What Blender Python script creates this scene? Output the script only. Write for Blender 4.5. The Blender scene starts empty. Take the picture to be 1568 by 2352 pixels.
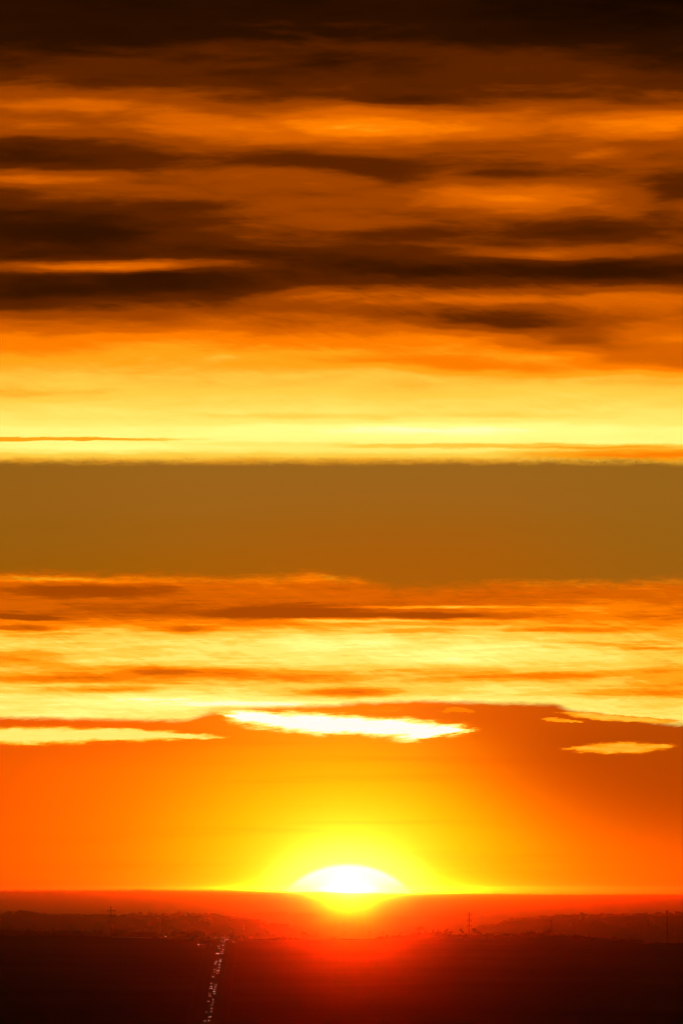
import bpy, math, random
from math import radians, sin, cos, pi, tan, atan

S = bpy.context.scene
C = S.collection
R = random.Random(7)

# ------------------------------------------------------------------ camera
# angular map of the view: one "unit" is 1/29939 of a radian-tangent; horizon (elevation 0) sits at 2030
F = 29939.0
HOR = 2048.0
CX = 784.0
CZ = 150.0                                  # camera height above datum, metres
PITCH = atan((HOR - 1176.0) / F)
cam = bpy.data.cameras.new("camera")
cam.sensor_fit = 'HORIZONTAL'
cam.sensor_width = 36.0
cam.lens = 18.0 / (CX / F)
cam.clip_start = 1.0
cam.clip_end = 200000.0
co = bpy.data.objects.new("camera", cam)
C.objects.link(co)
co.location = (0, 0, CZ)
co.rotation_euler = (pi / 2 + PITCH, 0, 0)
S.camera = co

S.view_settings.view_transform = 'Standard'
S.view_settings.look = 'None'
S.view_settings.exposure = 0.0
S.view_settings.gamma = 1.0
S.cycles.use_denoising = True
S.cycles.volume_bounces = 1
S.cycles.max_bounces = 4
S.cycles.diffuse_bounces = 1
S.cycles.glossy_bounces = 1
S.cycles.use_adaptive_sampling = False
S.cycles.filter_width = 1.1


def at(xd, yd, Y):
    """world point at distance Y for an angular position"""
    return ((xd - CX) / F * Y, Y, CZ + (HOR - yd) / F * Y)


def lin(c):
    o = []
    for v in c[:3]:
        v = v / 255.0
        o.append(v / 12.92 if v <= 0.04045 else ((v + 0.055) / 1.055) ** 2.4)
    return (o[0], o[1], o[2], 1.0)


# ------------------------------------------------------------------ sun lamp
SUN_EL = -0.0150
SUN_X = 798.0
sl = bpy.data.lights.new("sun_light", 'SUN')
sl.energy = 0.85
sl.color = (1.0, 0.030, 0.0006)
sl.angle = radians(0.04)
so = bpy.data.objects.new("sun_light", sl)
C.objects.link(so)
so.location = (0, 0, 400)
so.rotation_euler = (pi / 2 + radians(SUN_EL), 0, -(SUN_X - CX) / F)   # checked below
# a sun lamp shines along its local -Z; it must travel towards -Y, from the sun on the horizon
import mathutils
_d = mathutils.Vector(((SUN_X - CX) / F, 1.0, tan(radians(SUN_EL)))).normalized()
so.rotation_euler = _d.to_track_quat('Z', 'Y').to_euler()

# ------------------------------------------------------------------ world
W = bpy.data.worlds.new("World")
S.world = W
W.use_nodes = True
W.cycles.sampling_method = 'MANUAL'
W.cycles.sample_map_resolution = 1024
nt = W.node_tree
nt.nodes.clear()
N, L = nt.nodes, nt.links


def setin(sock, v):
    if isinstance(v, bpy.types.NodeSocket):
        L.new(v, sock)
    elif v is not None:
        sock.default_value = v


def M(op, a, b=None, c=None, clamp=False):
    n = N.new('ShaderNodeMath')
    n.operation = op
    n.use_clamp = clamp
    for i, v in enumerate((a, b, c)):
        setin(n.inputs[i], v)
    return n.outputs[0]


def MR(v, a, b, x=0.0, y=1.0, mode='SMOOTHSTEP'):
    n = N.new('ShaderNodeMapRange')
    n.interpolation_type = mode
    setin(n.inputs[0], v)
    n.inputs[1].default_value, n.inputs[2].default_value = a, b
    n.inputs[3].default_value, n.inputs[4].default_value = x, y
    return n.outputs[0]


def RAMP(v, stops, lo, hi, colour=True, interp='EASE'):
    """colour (0-255 sRGB) or value ramp over v in [lo, hi]"""
    t = MR(v, lo, hi, mode='LINEAR')
    n = N.new('ShaderNodeValToRGB')
    n.color_ramp.interpolation = interp
    L.new(t, n.inputs[0])
    e = n.color_ramp.elements
    stops = sorted(stops)
    while len(e) < len(stops):
        e.new(0.5)
    for i, (p, c) in enumerate(stops):
        e[i].position = (p - lo) / (hi - lo)
        e[i].color = lin(c) if colour else (c, c, c, 1)
    return n.outputs[0]


def MIX(f, a, b):
    n = N.new('ShaderNodeMix')
    n.data_type = 'RGBA'
    setin(n.inputs[0], f)
    setin(n.inputs[6], a)
    setin(n.inputs[7], b)
    return n.outputs[2]


def NOISE(vec, su, sv, detail=4, rough=0.5, off=0.0, dist=0.0):
    m = N.new('ShaderNodeMapping')
    L.new(vec, m.inputs[0])
    m.inputs[1].default_value = (off, off * 1.7, off * .3)
    m.inputs[3].default_value = (su, sv, 1)
    n = N.new('ShaderNodeTexNoise')
    n.inputs['Scale'].default_value = 1.0
    n.inputs['Detail'].default_value = detail
    n.inputs['Roughness'].default_value = rough
    n.inputs['Distortion'].default_value = dist
    L.new(m.outputs[0], n.inputs['Vector'])
    return M('SUBTRACT', n.outputs['Fac'], 0.5)


def COMB(x, y, z=0.0):
    n = N.new('ShaderNodeCombineXYZ')
    setin(n.inputs[0], x)
    setin(n.inputs[1], y)
    setin(n.inputs[2], z)
    return n.outputs[0]


tc = N.new('ShaderNodeTexCoord')
sp = N.new('ShaderNodeSeparateXYZ')
L.new(tc.outputs['Generated'], sp.inputs[0])
dx, dy, dz = sp.outputs
yy = M('MAXIMUM', dy, 0.05)
# U to the right, Q downwards, both in hundreds of units
U = M('MULTIPLY_ADD', M('DIVIDE', dx, yy), F / 100, CX / 100)
Q = M('MULTIPLY_ADD', M('DIVIDE', dz, yy), -F / 100, HOR / 100)
P0 = COMB(U, Q)


def WARP(au, aq, su, sq, detail, off, rough=0.55):
    a = NOISE(P0, su, sq, detail, rough, off)
    b = NOISE(P0, su, sq, detail, rough, off + 9.3)
    return COMB(M('MULTIPLY_ADD', a, au, U), M('MULTIPLY_ADD', b, aq, Q))


P_soft = WARP(3.6, 0.52, 0.25, 1.0, 4.5, 3.0)
P_fine = WARP(1.3, 0.16, 0.9, 5.0, 5, 21.0, 0.6)


def BLOB(P, x, y, a, b, tilt=0.0, w=1.0, edge=1.0):
    m = N.new('ShaderNodeMapping')
    m.vector_type = 'TEXTURE'
    L.new(P, m.inputs[0])
    m.inputs[1].default_value = (x / 100, y / 100, 0)
    m.inputs[2].default_value = (0, 0, radians(-tilt))
    m.inputs[3].default_value = (a / 100, b / 100, 1)
    g = N.new('ShaderNodeTexGradient')
    g.gradient_type = 'SPHERICAL'
    L.new(m.outputs[0], g.inputs[0])
    return MR(g.outputs[1], 0.0, edge, 0.0, w)


def ADDBLOBS(tone, P, blobs):
    for bl in blobs:
        tone = M('ADD', tone, BLOB(P, *bl))
    return tone


def QOF(P):
    s = N.new('ShaderNodeSeparateXYZ')
    L.new(P, s.inputs[0])
    return s.outputs[1]


CLOUD = [(0.0, (10, 4, 0)), (0.15, (42, 15, 0)), (0.30, (92, 35, 0)), (0.45, (160, 67, 0)),
         (0.60, (218, 98, 0)), (0.70, (255, 126, 0)), (0.78, (255, 163, 22)), (0.86, (255, 207, 70)),
         (0.93, (255, 236, 108)), (1.0, (255, 255, 135)), (1.08, (255, 255, 205)), (1.15, (255, 255, 255))]

# ---- upper deck, above the clear band
tA = RAMP(QOF(P_soft), [(0, .10), (.7, .155), (1.2, .21), (1.7, .24), (2.15, .34), (2.5, .48), (2.9, .53), (3.3, .44),
                   (3.8, .38), (4.2, .41), (4.6, .42), (5.0, .36), (5.5, .33), (5.9, .28), (6.2, .25), (6.6, .30),
                   (7.0, .41), (7.4, .54), (7.8, .69), (8.3, .775), (8.7, .825), (9.2, .885), (9.6, .91)],
          0, 9.6, colour=False)
tA = ADDBLOBS(tA, P_soft, [
    (860, 290, 480, 72, -1, .20), (1560, 268, 380, 52, 6, .15), (150, 228, 420, 42, 0, .14), (90, 165, 330, 50, 8, .10),
    (40, 340, 560, 80, 0, -.18), (110, 408, 340, 34, 2, .17), (60, 515, 640, 110, 0, -.20), (450, 465, 240, 26, 2, -.11),
    (870, 397, 180, 46, 0, -.10), (620, 358, 300, 36, 0, -.07), (1180, 450, 480, 54, 0, .21), (1550, 440, 170, 70, 25, -.10),
    (1350, 522, 260, 34, -2, -.13), (800, 512, 330, 38, 0, .10), (640, 410, 220, 34, 0, .10), (1320, 576, 360, 26, 0, .22),
    (240, 608, 480, 26, 0, .42), (250, 668, 700, 66, 3, -.19), (1350, 622, 700, 42, -2, -.10),
    (800, 605, 420, 34, -5, -.08), (1000, 688, 520, 44, 0, .20), (1500, 690, 260, 46, 0, .17), (1120, 735, 400, 58, -5, -.21),
    (1360, 785, 260, 36, 0, -.20), (1530, 822, 260, 44, 0, -.20), (1150, 835, 520, 36, -2, -.08), (560, 800, 560, 48, 0, .04),
    (1150, 70, 500, 60, 0, -.06), (500, 120, 520, 50, 4, .05), (1180, 395, 300, 32, -4, -.06), (980, 225, 300, 26, -4, -.12),
    (1250, 160, 300, 60, 0, .06), (400, 270, 260, 40, -4, .10), (350, 560, 480, 40, -4, -.07), (1350, 350, 200, 24, 4, .1),
])
qA = QOF(P_fine)
tA = M('ADD', tA, MR(qA, 9.6, 9.9, 0.0, .07))
tA = M('ADD', tA, MR(qA, 10.15, 10.6, 0.0, -.17))
tA = ADDBLOBS(tA, P_fine, [
    (100, 1008, 420, 7, 0, -.20, .6), (700, 1022, 500, 10, -1, -.06), (950, 985, 650, 30, 0, .07), (1250, 1024, 560, 9, 0, -.13, .7),
    (1480, 1040, 420, 20, 0, -.15, .8), (60, 905, 300, 26, 0, -.07), (1150, 955, 420, 16, 0, -.03), (640, 955, 360, 10, 0, -.03),
    (250, 1030, 380, 12, 0, .05)])
nA = NOISE(P0, .35, 2.2, 6, .55, 5.0, .3)
nA2 = NOISE(P0, 1.3, 5.0, 5, .6, 15.0, .6)
ampA = MR(Q, 7.0, 9.0, 1.0, 0.25)
tA = M('ADD', tA, M('MULTIPLY', M('ADD', M('MULTIPLY', nA, .30), M('MULTIPLY', nA2, .055)), ampA))
rip = N.new('ShaderNodeMapping')
L.new(P0, rip.inputs[0])
rip.inputs[2].default_value = (0, 0, radians(-16))
nR = NOISE(rip.outputs[0], 1.1, 7.0, 3, .55, 44.0, .8)
tA = M('ADD', tA, M('MULTIPLY', nR, M('MULTIPLY', BLOB(P0, 950, 690, 950, 170, 0, .10), 1.0)))
tA = M('ADD', tA, M('MULTIPLY', nR, .02))
tA = M('SMOOTH_MAX', tA, MR(Q, 0.2, 2.0, .06, .17), .14)
tA = M('ADD', tA, MR(BLOB(P0, 1560, 20, 700, 120, 0, 1), 0, 1, 0, -.07))
colA = RAMP(tA, CLOUD, 0, 1.15)

# ---- clear band
colB = RAMP(Q, [(10.5, (153, 100, 28)), (11.5, (157, 99, 24)), (12.3, (158, 96, 16)), (13.1, (162, 93, 6)), (13.6, (164, 92, 4))], 10.5, 13.6)
colB = MIX(BLOB(P0, 950, 1300, 800, 190, 0, .55), colB, lin((172, 92, 10)))
colB = MIX(MR(U, 0.0, 5.0, .35, 0.0), colB, lin((140, 88, 12)))
colB = MIX(MR(U, 11.0, 15.7, 0.0, .45), colB, lin((146, 98, 22)))

# ---- lower deck
tC = RAMP(qA, [(13.1, .62), (13.3, .70), (13.5, .64), (13.8, .64), (14.1, .60), (14.3, .76), (14.5, .86), (14.8, .91),
               (15.2, .93), (15.5, .87), (15.9, .93), (16.1, .99), (16.4, 1.0), (17.0, .92)], 13.1, 17.0, colour=False)
tC = ADDBLOBS(tC, P_fine, [
    (150, 1331, 300, 12, 0, .16), (200, 1358, 340, 22, 0, -.19), (350, 1392, 360, 40, 0, -.07), (50, 1419, 150, 9, -2, -.34),
    (40, 1443, 170, 11, 0, -.22), (640, 1408, 270, 28, 3, -.26), (1000, 1415, 330, 12, 0, -.22), (950, 1395, 420, 6, 0, .20),
    (1320, 1402, 480, 30, 0, .15), (430, 1446, 120, 11, 0, -.22), (1300, 1446, 260, 12, 0, -.15), (900, 1450, 240, 9, 0, -.08),
    (150, 1558, 300, 19, 0, -.20), (470, 1546, 460, 22, -2, -.16), (380, 1542, 100, 14, 0, -.10), (250, 1584, 200, 13, 0, -.12),
    (0, 1512, 260, 38, 0, -.12), (900, 1488, 620, 66, 0, .10), (780, 1592, 220, 17, 1, -.24), (1260, 1553, 340, 14, 2, -.13),
    (1460, 1592, 330, 22, 0, -.13), (1560, 1570, 200, 90, 0, -.10), (1350, 1478, 260, 10, -4, -.08), (600, 1617, 280, 12, 0, .14),
    (1150, 1607, 420, 16, 0, .03), (300, 1620, 340, 30, 0, .04), (1500, 1490, 120, 6, 0, -.12), (560, 1320, 60, 5, 0, .1),
    (1250, 1345, 300, 14, -1, .06), (1250, 1368, 360, 12, 0, -.05), (740, 1324, 130, 10, -8, .07), (1000, 1502, 500, 40, 0, .02),
    (440, 1600, 300, 40, 0, .06), (1380, 1395, 160, 20, 0, .04), (820, 1425, 500, 9, 0, .14), (1180, 1440, 500, 9, 0, .06),
])
nC = NOISE(P0, .55, 6.5, 5, .55, 31.0, .4)
nC2 = NOISE(P0, 2.0, 14.0, 4, .6, 37.0, .6)
nC3 = NOISE(P0, .9, 22.0, 3, .5, 97.0, .3)
tC = M('ADD', tC, M('ADD', M('MULTIPLY', nC, .18), M('ADD', M('MULTIPLY', nC2, .10), M('MULTIPLY', nC3, .07))))
nC4 = NOISE(P0, .3, 2.0, 4, .5, 27.0, .6)
tC = M('ADD', tC, M('MULTIPLY_ADD', nC4, .24, -.05))
tC = M('ADD', tC, M('MULTIPLY', nR, .09))
tC = M('SMOOTH_MAX', tC, .47, .10)
colC = RAMP(tC, CLOUD, 0, 1.15)

# ---- clear air below the clouds, brightening towards the sun
gx = M('MULTIPLY', M('SUBTRACT', U, 7.98), 1.0)
gy = M('MULTIPLY', M('SUBTRACT', Q, 20.4), 1.30)
gd = M('SQRT', M('ADD', M('MULTIPLY', gx, gx), M('MULTIPLY', gy, gy)))
colD = RAMP(gd, [(0, (255, 255, 120)), (.9, (255, 250, 85)), (1.5, (255, 238, 50)), (2.2, (255, 216, 20)), (3.0, (255, 195, 4)),
                 (3.8, (255, 172, 0)), (4.8, (255, 143, 0)), (5.8, (255, 122, 0)), (7.0, (255, 107, 0)), (8.4, (253, 94, 0)), (12, (205, 66, 0))], 0, 12, interp='B_SPLINE')
gn = NOISE(P0, .12, 3.0, 3, .5, 81.0)
colD = MIX(M('MULTIPLY', MR(gn, .02, .25, 0, 1), .16), colD, lin((225, 92, 0)))
colD = MIX(MR(BLOB(P0, 1720, 1680, 1050, 420, 0, 1.0, .8), 0, 1, 0, .95), colD, lin((170, 66, 0)))
colD = MIX(BLOB(P0, 1150, 1640, 500, 80, 0, .55), colD, lin((205, 82, 0)))
colD = MIX(BLOB(P0, 60, 1690, 600, 90, 0, .6), colD, lin((232, 84, 0)))

# ---- boundaries
nE = NOISE(P0, 3.2, 7.0, 5, .7, 71.0, 1.0)
e1 = MR(M('ADD', M('ADD', qA, M('MULTIPLY', nE, MR(nA, -.12, .12, .02, .20))), M('MULTIPLY', nA, .16)), 10.48, 10.72)

def EDGE(pts):
    lo, hi = min(p[1] for p in pts), max(p[1] for p in pts)
    r = RAMP(U, [(p[0], (p[1] - lo) / (hi - lo)) for p in pts], 0, 15.68, colour=False, interp='EASE')
    return M('MULTIPLY_ADD', r, hi - lo, lo)


top = EDGE([(0, 13.14), (3, 13.16), (5.6, 13.24), (6.4, 13.22), (7.2, 13.12), (8.0, 13.26), (9.2, 13.48), (10.4, 13.46), (11.6, 13.34), (13.2, 13.36), (15.68, 13.28)])
bot = EDGE([(0, 16.48), (3.0, 16.52), (4.2, 16.54), (5.0, 16.36), (6.0, 16.25), (7.0, 16.23), (8.5, 16.13), (9.5, 16.10), (12.6, 16.16), (13.4, 16.36), (14.4, 16.52), (15.68, 16.64)])
wv = NOISE(P0, 2.5, 9.0, 4, .65, 51.0, .5)
e2 = MR(M('ADD', M('SUBTRACT', qA, top), M('MULTIPLY', wv, .36)), -.12, .26)
e3 = MR(M('ADD', M('SUBTRACT', Q, bot), M('MULTIPLY', wv, .16)), -.07, .09)

sky = MIX(e1, colA, colB)
sky = MIX(e2, sky, colC)
sky = MIX(e3, sky, colD)
# separate thin clouds hanging below the lower deck: (x, y, a, b, tilt, edge, tone)
P_lens = WARP(.9, .17, 1.8, 4.5, 5, 61.0, .65)
def LENS(sky, tone, parts):
    """one thin cloud of a few soft lobes; the rim is orange, the middle takes the full tone"""
    f = None
    for (x, y, a, b, ti) in parts:
        g = BLOB(P_lens, x, y, a * 1.06, b * 1.15, ti, 1.0, .85)
        f = g if f is None else M('MAXIMUM', f, g)
    f = M('ADD', f, M('MULTIPLY', nC2, MR(f, 0, .3, 0, .9)))
    t = M('MULTIPLY_ADD', MR(f, .05, .8, 0, 1, 'LINEAR'), tone - .69, .69)
    t = M('ADD', t, M('MULTIPLY', nC2, .06))
    return MIX(MR(f, .0, .48), sky, RAMP(t, CLOUD, 0, 1.15))


for tone, parts in [
    (.95, [(60, 1690, 330, 26, 0), (260, 1688, 240, 19, -1), (400, 1690, 150, 9, -2)]),
    (1.13, [(560, 1648, 90, 9, -8), (630, 1655, 185, 23, -9), (740, 1663, 270, 33, -3), (880, 1671, 240, 31, -3), (985, 1684, 120, 20, 9), (1035, 1680, 90, 9, 3)]),
    (.81, [(1430, 1719, 130, 17, 1), (1355, 1719, 75, 7, 0), (1480, 1717, 100, 8, 3)]),
    (.76, [(1290, 1655, 44, 5, -6), (1305, 1657, 30, 4, -9)]), (.71, [(880, 1631, 64, 7, 3), (900, 1628, 30, 5, -8)]), (.70, [(1055, 1632, 44, 6, -4), (1030, 1634, 34, 4, 4)]),
    (.82, [(1380, 1646, 110, 9, -4), (1440, 1652, 150, 9, -3)])]:
    sky = LENS(sky, tone, parts)

# ---- the sun's disc, flattened at the horizon
sx = M('MULTIPLY', M('SUBTRACT', U, 7.98), 0.91)
sy = M('MULTIPLY', M('SUBTRACT', Q, 21.56), 1.0)
sd = M('SQRT', M('ADD', M('MULTIPLY', sx, sx), M('MULTIPLY', sy, sy)))
sky = MIX(MR(sd, 1.64, 2.5, .9, 0), sky, lin((255, 255, 110)))
sun_col = N.new('ShaderNodeRGB')
sun_col.outputs[0].default_value = (1.35, 1.3, 1.2, 1)
sky = MIX(MR(sd, 1.62, 1.75, 1, 0), sky, sun_col.outputs[0])

# ---- away from the sunset: the physical sky, very dim
nis = N.new('ShaderNodeTexSky')
nis.sky_type = 'NISHITA'
nis.sun_disc = False
nis.sun_elevation = radians(0.2)
nis.sun_rotation = 0.0
vm = N.new('ShaderNodeVectorMath')
vm.operation = 'SCALE'
L.new(nis.outputs[0], vm.inputs[0])
vm.inputs['Scale'].default_value = 0.006
win = M('MULTIPLY', MR(dy, .90, .985), MR(dz, .09, .20, 1, 0))
sky = MIX(win, vm.outputs[0], sky)
bg = N.new('ShaderNodeBackground')
bg.inputs[1].default_value = 1.0
L.new(sky, bg.inputs[0])
wo = N.new('ShaderNodeOutputWorld')
L.new(bg.outputs[0], wo.inputs[0])


# ------------------------------------------------------------------ materials
def mat(name, col, rough=.9, metal=0.0, noise=0.0, nscale=1.0, emit=None, estr=0.0, spec=.3):
    m = bpy.data.materials.new(name)
    m.use_nodes = True
    t = m.node_tree
    b = t.nodes['Principled BSDF']
    b.inputs['Roughness'].default_value = rough
    b.inputs['Metallic'].default_value = metal
    b.inputs['Specular IOR Level'].default_value = spec
    b.inputs['Base Color'].default_value = (*col, 1)
    if noise:
        tcn = t.nodes.new('ShaderNodeTexCoord')
        nz = t.nodes.new('ShaderNodeTexNoise')
        nz.inputs['Scale'].default_value = nscale
        nz.inputs['Detail'].default_value = 6
        t.links.new(tcn.outputs['Object'], nz.inputs['Vector'])
        cr = t.nodes.new('ShaderNodeValToRGB')
        cr.color_ramp.elements[0].position = .3
        cr.color_ramp.elements[1].position = .7
        cr.color_ramp.elements[0].color = (*[c * (1 - noise) for c in col], 1)
        cr.color_ramp.elements[1].color = (*[c * (1 + noise) for c in col], 1)
        t.links.new(nz.outputs['Fac'], cr.inputs[0])
        t.links.new(cr.outputs[0], b.inputs['Base Color'])
    if emit:
        b.inputs['Emission Color'].default_value = (*emit, 1)
        b.inputs['Emission Strength'].default_value = estr
        m.cycles.emission_sampling = 'NONE'
    return m


m_ground = mat('field_soil', (.035, .028, .02), .95, noise=.55, nscale=.006, spec=.1)
m_hill = mat('woodland_floor', (.035, .033, .022), .95, noise=.4, nscale=.01, spec=.1)
m_road = mat('asphalt', (.035, .03, .025), .95, noise=.2, nscale=.5, spec=.1)
m_mark = mat('worn_road_paint', (.13, .13, .12), .98, noise=.3, nscale=2, spec=.05)
m_wet = mat('wet_track', (.09, .08, .07), .5, noise=.2, nscale=.2, spec=.5)
m_bark = mat('bark', (.06, .045, .035), .95, noise=.3, nscale=3)
m_twig = mat('twigs', (.055, .042, .032), .95, noise=.3, nscale=1)
m_leaf = mat('evergreen_foliage', (.03, .045, .022), .9, noise=.4, nscale=1)
m_steel = mat('weathered_steel', (.10, .10, .10), .85, 0.0, noise=.15, nscale=2)
m_wood = mat('pole_timber', (.10, .07, .05), .9, noise=.3, nscale=3)
m_wall = mat('wall_render', (.28, .25, .22), .9, noise=.15, nscale=.6)
m_brick = mat('brick', (.22, .12, .08), .9, noise=.25, nscale=1.5)
m_roof = mat('roof_tile', (.10, .07, .06), .85, noise=.25, nscale=1.2)
m_metalroof = mat('metal_roof', (.28, .28, .28), .35, .7, noise=.1, nscale=.4)
m_glass = mat('window_glass', (.03, .035, .04), .1, noise=.05, nscale=2, spec=.5)
m_rubber = mat('rubber', (.02, .02, .02), .9, noise=.1, nscale=5)
paints = [mat('car_paint_' + n, c, .6, 0.0, noise=.05, nscale=3, spec=.3) for n, c in
          (('silver', (.25, .25, .26)), ('black', (.02, .02, .022)), ('white', (.5, .5, .49)), ('red', (.35, .03, .02)), ('blue', (.04, .07, .2)))]
HW = (1.0, .66, .48)
HA = (1.0, .42, .10)
lampm = {
    'v': mat('headlight_faint', (.8, .8, .8), .2, noise=.02, nscale=9, emit=(1, .30, .20), estr=.35),
    'd': mat('headlight_dim', (.6, .5, .45), .2, noise=.02, nscale=9, emit=(1, .42, .30), estr=1.2),
    'm': mat('headlight_lit', (.8, .8, .8), .2, noise=.02, nscale=9, emit=HW, estr=3.4),
    'b': mat('headlight_bright', (.8, .8, .8), .2, noise=.02, nscale=9, emit=HW, estr=8.5),
    'a': mat('headlight_amber', (.8, .7, .6), .2, noise=.02, nscale=9, emit=HA, estr=3.4),
    'r': mat('light_red', (.5, .1, .1), .2, noise=.02, nscale=9, emit=(1, .08, .03), estr=7.0),
}


# ------------------------------------------------------------------ mesh helpers
class MB:
    def __init__(s):
        s.v, s.f = [], []

    def box(s, x0, x1, y0, y1, z0, z1):
        n = len(s.v)
        s.v += [(x0, y0, z0), (x1, y0, z0), (x1, y1, z0), (x0, y1, z0), (x0, y0, z1), (x1, y0, z1), (x1, y1, z1), (x0, y1, z1)]
        s.f += [tuple(n + i for i in q) for q in ((3, 2, 1, 0), (4, 5, 6, 7), (0, 1, 5, 4), (1, 2, 6, 5), (2, 3, 7, 6), (3, 0, 4, 7))]
        return s

    def bar(s, a, b, ra, rb=None, k=5):
        rb = ra if rb is None else rb
        a, b = mathutils.Vector(a), mathutils.Vector(b)
        d = (b - a)
        if d.length < 1e-6:
            return s
        d.normalize()
        u = d.orthogonal().normalized()
        w = d.cross(u)
        n = len(s.v)
        for p, r in ((a, ra), (b, rb)):
            for i in range(k):
                t = 2 * pi * i / k
                s.v.append(tuple(p + (u * cos(t) + w * sin(t)) * r))
        for i in range(k):
            j = (i + 1) % k
            s.f.append((n + i, n + j, n + k + j, n + k + i))
        s.f.append(tuple(n + i for i in reversed(range(k))))
        s.f.append(tuple(n + k + i for i in range(k)))
        return s

    def prism(s, poly, x0, x1):
        """profile poly [(y,z)] extruded along x"""
        n, k = len(s.v), len(poly)
        s.v += [(x0, y, z) for y, z in poly] + [(x1, y, z) for y, z in poly]
        s.f += [(n + i, n + (i + 1) % k, n + k + (i + 1) % k, n + k + i) for i in range(k)]
        s.f += [tuple(n + i for i in reversed(range(k))), tuple(n + k + i for i in range(k))]
        return s

    def quad(s, c, size, rnd):
        """one small leaf or twig clump, randomly turned"""
        a = mathutils.Vector((rnd.uniform(-1, 1), rnd.uniform(-1, 1), rnd.uniform(-1, 1))).normalized()
        u = a.orthogonal().normalized() * size
        w = a.cross(u).normalized() * size * rnd.uniform(.4, .9)
        c = mathutils.Vector(c)
        n = len(s.v)
        s.v += [tuple(c - u), tuple(c - w * .8 + u * .2), tuple(c + u), tuple(c + w)]
        s.f.append((n, n + 1, n + 2, n + 3))
        return s

    def build(s, name, m, parent=None, loc=None):
        me = bpy.data.meshes.new(name)
        me.from_pydata(s.v, [], s.f)
        me.materials.append(m)
        me.update()
        o = bpy.data.objects.new(name, me)
        C.objects.link(o)
        if parent is not None:
            o.parent = parent
        if loc:
            o.location = loc
        return o


def thing(name, label, cat, loc, group=None, rz=0.0):
    o = bpy.data.objects.new(name, None)
    C.objects.link(o)
    o.empty_display_size = 1
    o.location = loc
    o.rotation_euler = (0, 0, rz)
    o['label'] = label
    o['category'] = cat
    if group:
        o['group'] = group
    return o


def copy_tree(o, loc):
    c = o.copy()
    C.objects.link(c)
    c.location = loc
    for ch in o.children:
        d = ch.copy()
        C.objects.link(d)
        d.parent = c
        for g in ch.children:
            e = g.copy()
            C.objects.link(e)
            e.parent = d
    return c


def interp(pts, x):
    if x <= pts[0][0]:
        return pts[0][1]
    for (a, ya), (b, yb) in zip(pts, pts[1:]):
        if x <= b:
            t = (x - a) / (b - a)
            t = t * t * (3 - 2 * t)
            return ya + (yb - ya) * t
    return pts[-1][1]


def wob(x, seed, scales):
    r = 0
    for i, (w, a) in enumerate(scales):
        r += a * sin(x / w + seed * 1.7 + i * 2.1) * cos(x / (w * 1.618) + seed + i)
    return r


# ------------------------------------------------------------------ terrain
CREST = [(-900, 2150), (-200, 2151), (0, 2152.5), (150, 2153), (300, 2156), (420, 2161), (500, 2162.5), (560, 2161.5), (640, 2160.5), (700, 2160), (845, 2160.5),
         (930, 2156), (1000, 2154), (1080, 2156), (1160, 2158), (1230, 2153), (1310, 2156), (1350, 2160), (1430, 2165), (1520, 2170.5), (1700, 2172), (2600, 2168)]
CY = 11000.0
HB = 8000.0                                # foot of the visible slope


def crest_z(X):
    xd = X / CY * F + CX
    return CZ + (HOR - interp(CREST, xd)) / F * CY + wob(X, 3, ((60, .25), (17, .12)))


PROFILE = [(-400, -45), (0, -32), (600, -60), (1800, -96), (3000, -104), (4500, -110), (6000, -104), (7200, -93), (8000, -(2362 - HOR) / F * 9000)]


def gz(X, Y):
    foot = CZ - (2362 - HOR) / F * HB
    if Y <= HB:
        return CZ + interp(PROFILE, Y) + wob(X + Y * .3, 1, ((900, 1.0),)) * min(1, abs(Y - HB) / 4000)
    c = crest_z(X)
    if Y <= CY:
        t = (Y - HB) / (CY - HB)
        t2 = t + .10 * sin(pi * t)               # slightly convex slope
        return foot * (1 - t2) + c * t2 if t < 1 else c
    if Y <= CY + 4500:
        t = (Y - CY) / 4500
        t = t * t * (3 - 2 * t)
        return c * (1 - t) + (CZ - 135) * t
    return CZ - 135


def xs_list(inner, step, outer):
    xs = [-outer, -outer * .6, -outer * .35]
    x = -inner
    while x <= inner:
        xs.append(x)
        x += step
    return xs + [outer * .35, outer * .6, outer]


def sheet(name, xs, ys, zf, m, label):
    b = MB()
    for y in ys:
        for x in xs:
            b.v.append((x, y, zf(x, y)))
    k = len(xs)
    for j in range(len(ys) - 1):
        for i in range(k - 1):
            b.f.append((j * k + i, j * k + i + 1, (j + 1) * k + i + 1, (j + 1) * k + i))
    o = b.build(name, m)
    for p in o.data.polygons:
        p.use_smooth = True
    o['kind'] = 'structure'
    o['label'] = label
    return o


ys = [-400, -200, 0, 200, 400, 700, 1000, 1400, 1800, 2400, 3000, 4000, 5000, 6000, 7000]
ys += [HB + i * 187.5 for i in range(16)] + [CY - 50, CY, CY + 60, CY + 150, CY + 300, CY + 600, CY + 1000, CY + 1500, CY + 2500, CY + 3500, CY + 4500, 30000, 60000, 100000, 139000]
sheet('ground', xs_list(1500, 10, 9000), ys, gz, m_ground, 'dark farmland rising to a low crest in front of the setting sun')

RIDGE = [(-900, 2098), (-200, 2094), (0, 2096), (60, 2093), (90, 2096), (140, 2100), (200, 2101), (270, 2101), (330, 2098), (400, 2099), (470, 2098), (560, 2108), (650, 2124), (760, 2152),
         (900, 2175), (1040, 2150), (1120, 2124), (1180, 2110), (1230, 2104.5), (1290, 2101.5), (1360, 2100.5), (1450, 2099), (1568, 2098), (2600, 2094)]
RY = 29000.0


def ridge_z(X, Y):
    xd = X / RY * F + CX
    zt = CZ + (HOR - interp(RIDGE, xd) - 5.0) / F * RY
    t = abs(Y - RY) / 4500
    t = min(1, t)
    t = t * t * (3 - 2 * t)
    return zt * (1 - t) + (CZ - 141) * t


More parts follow.
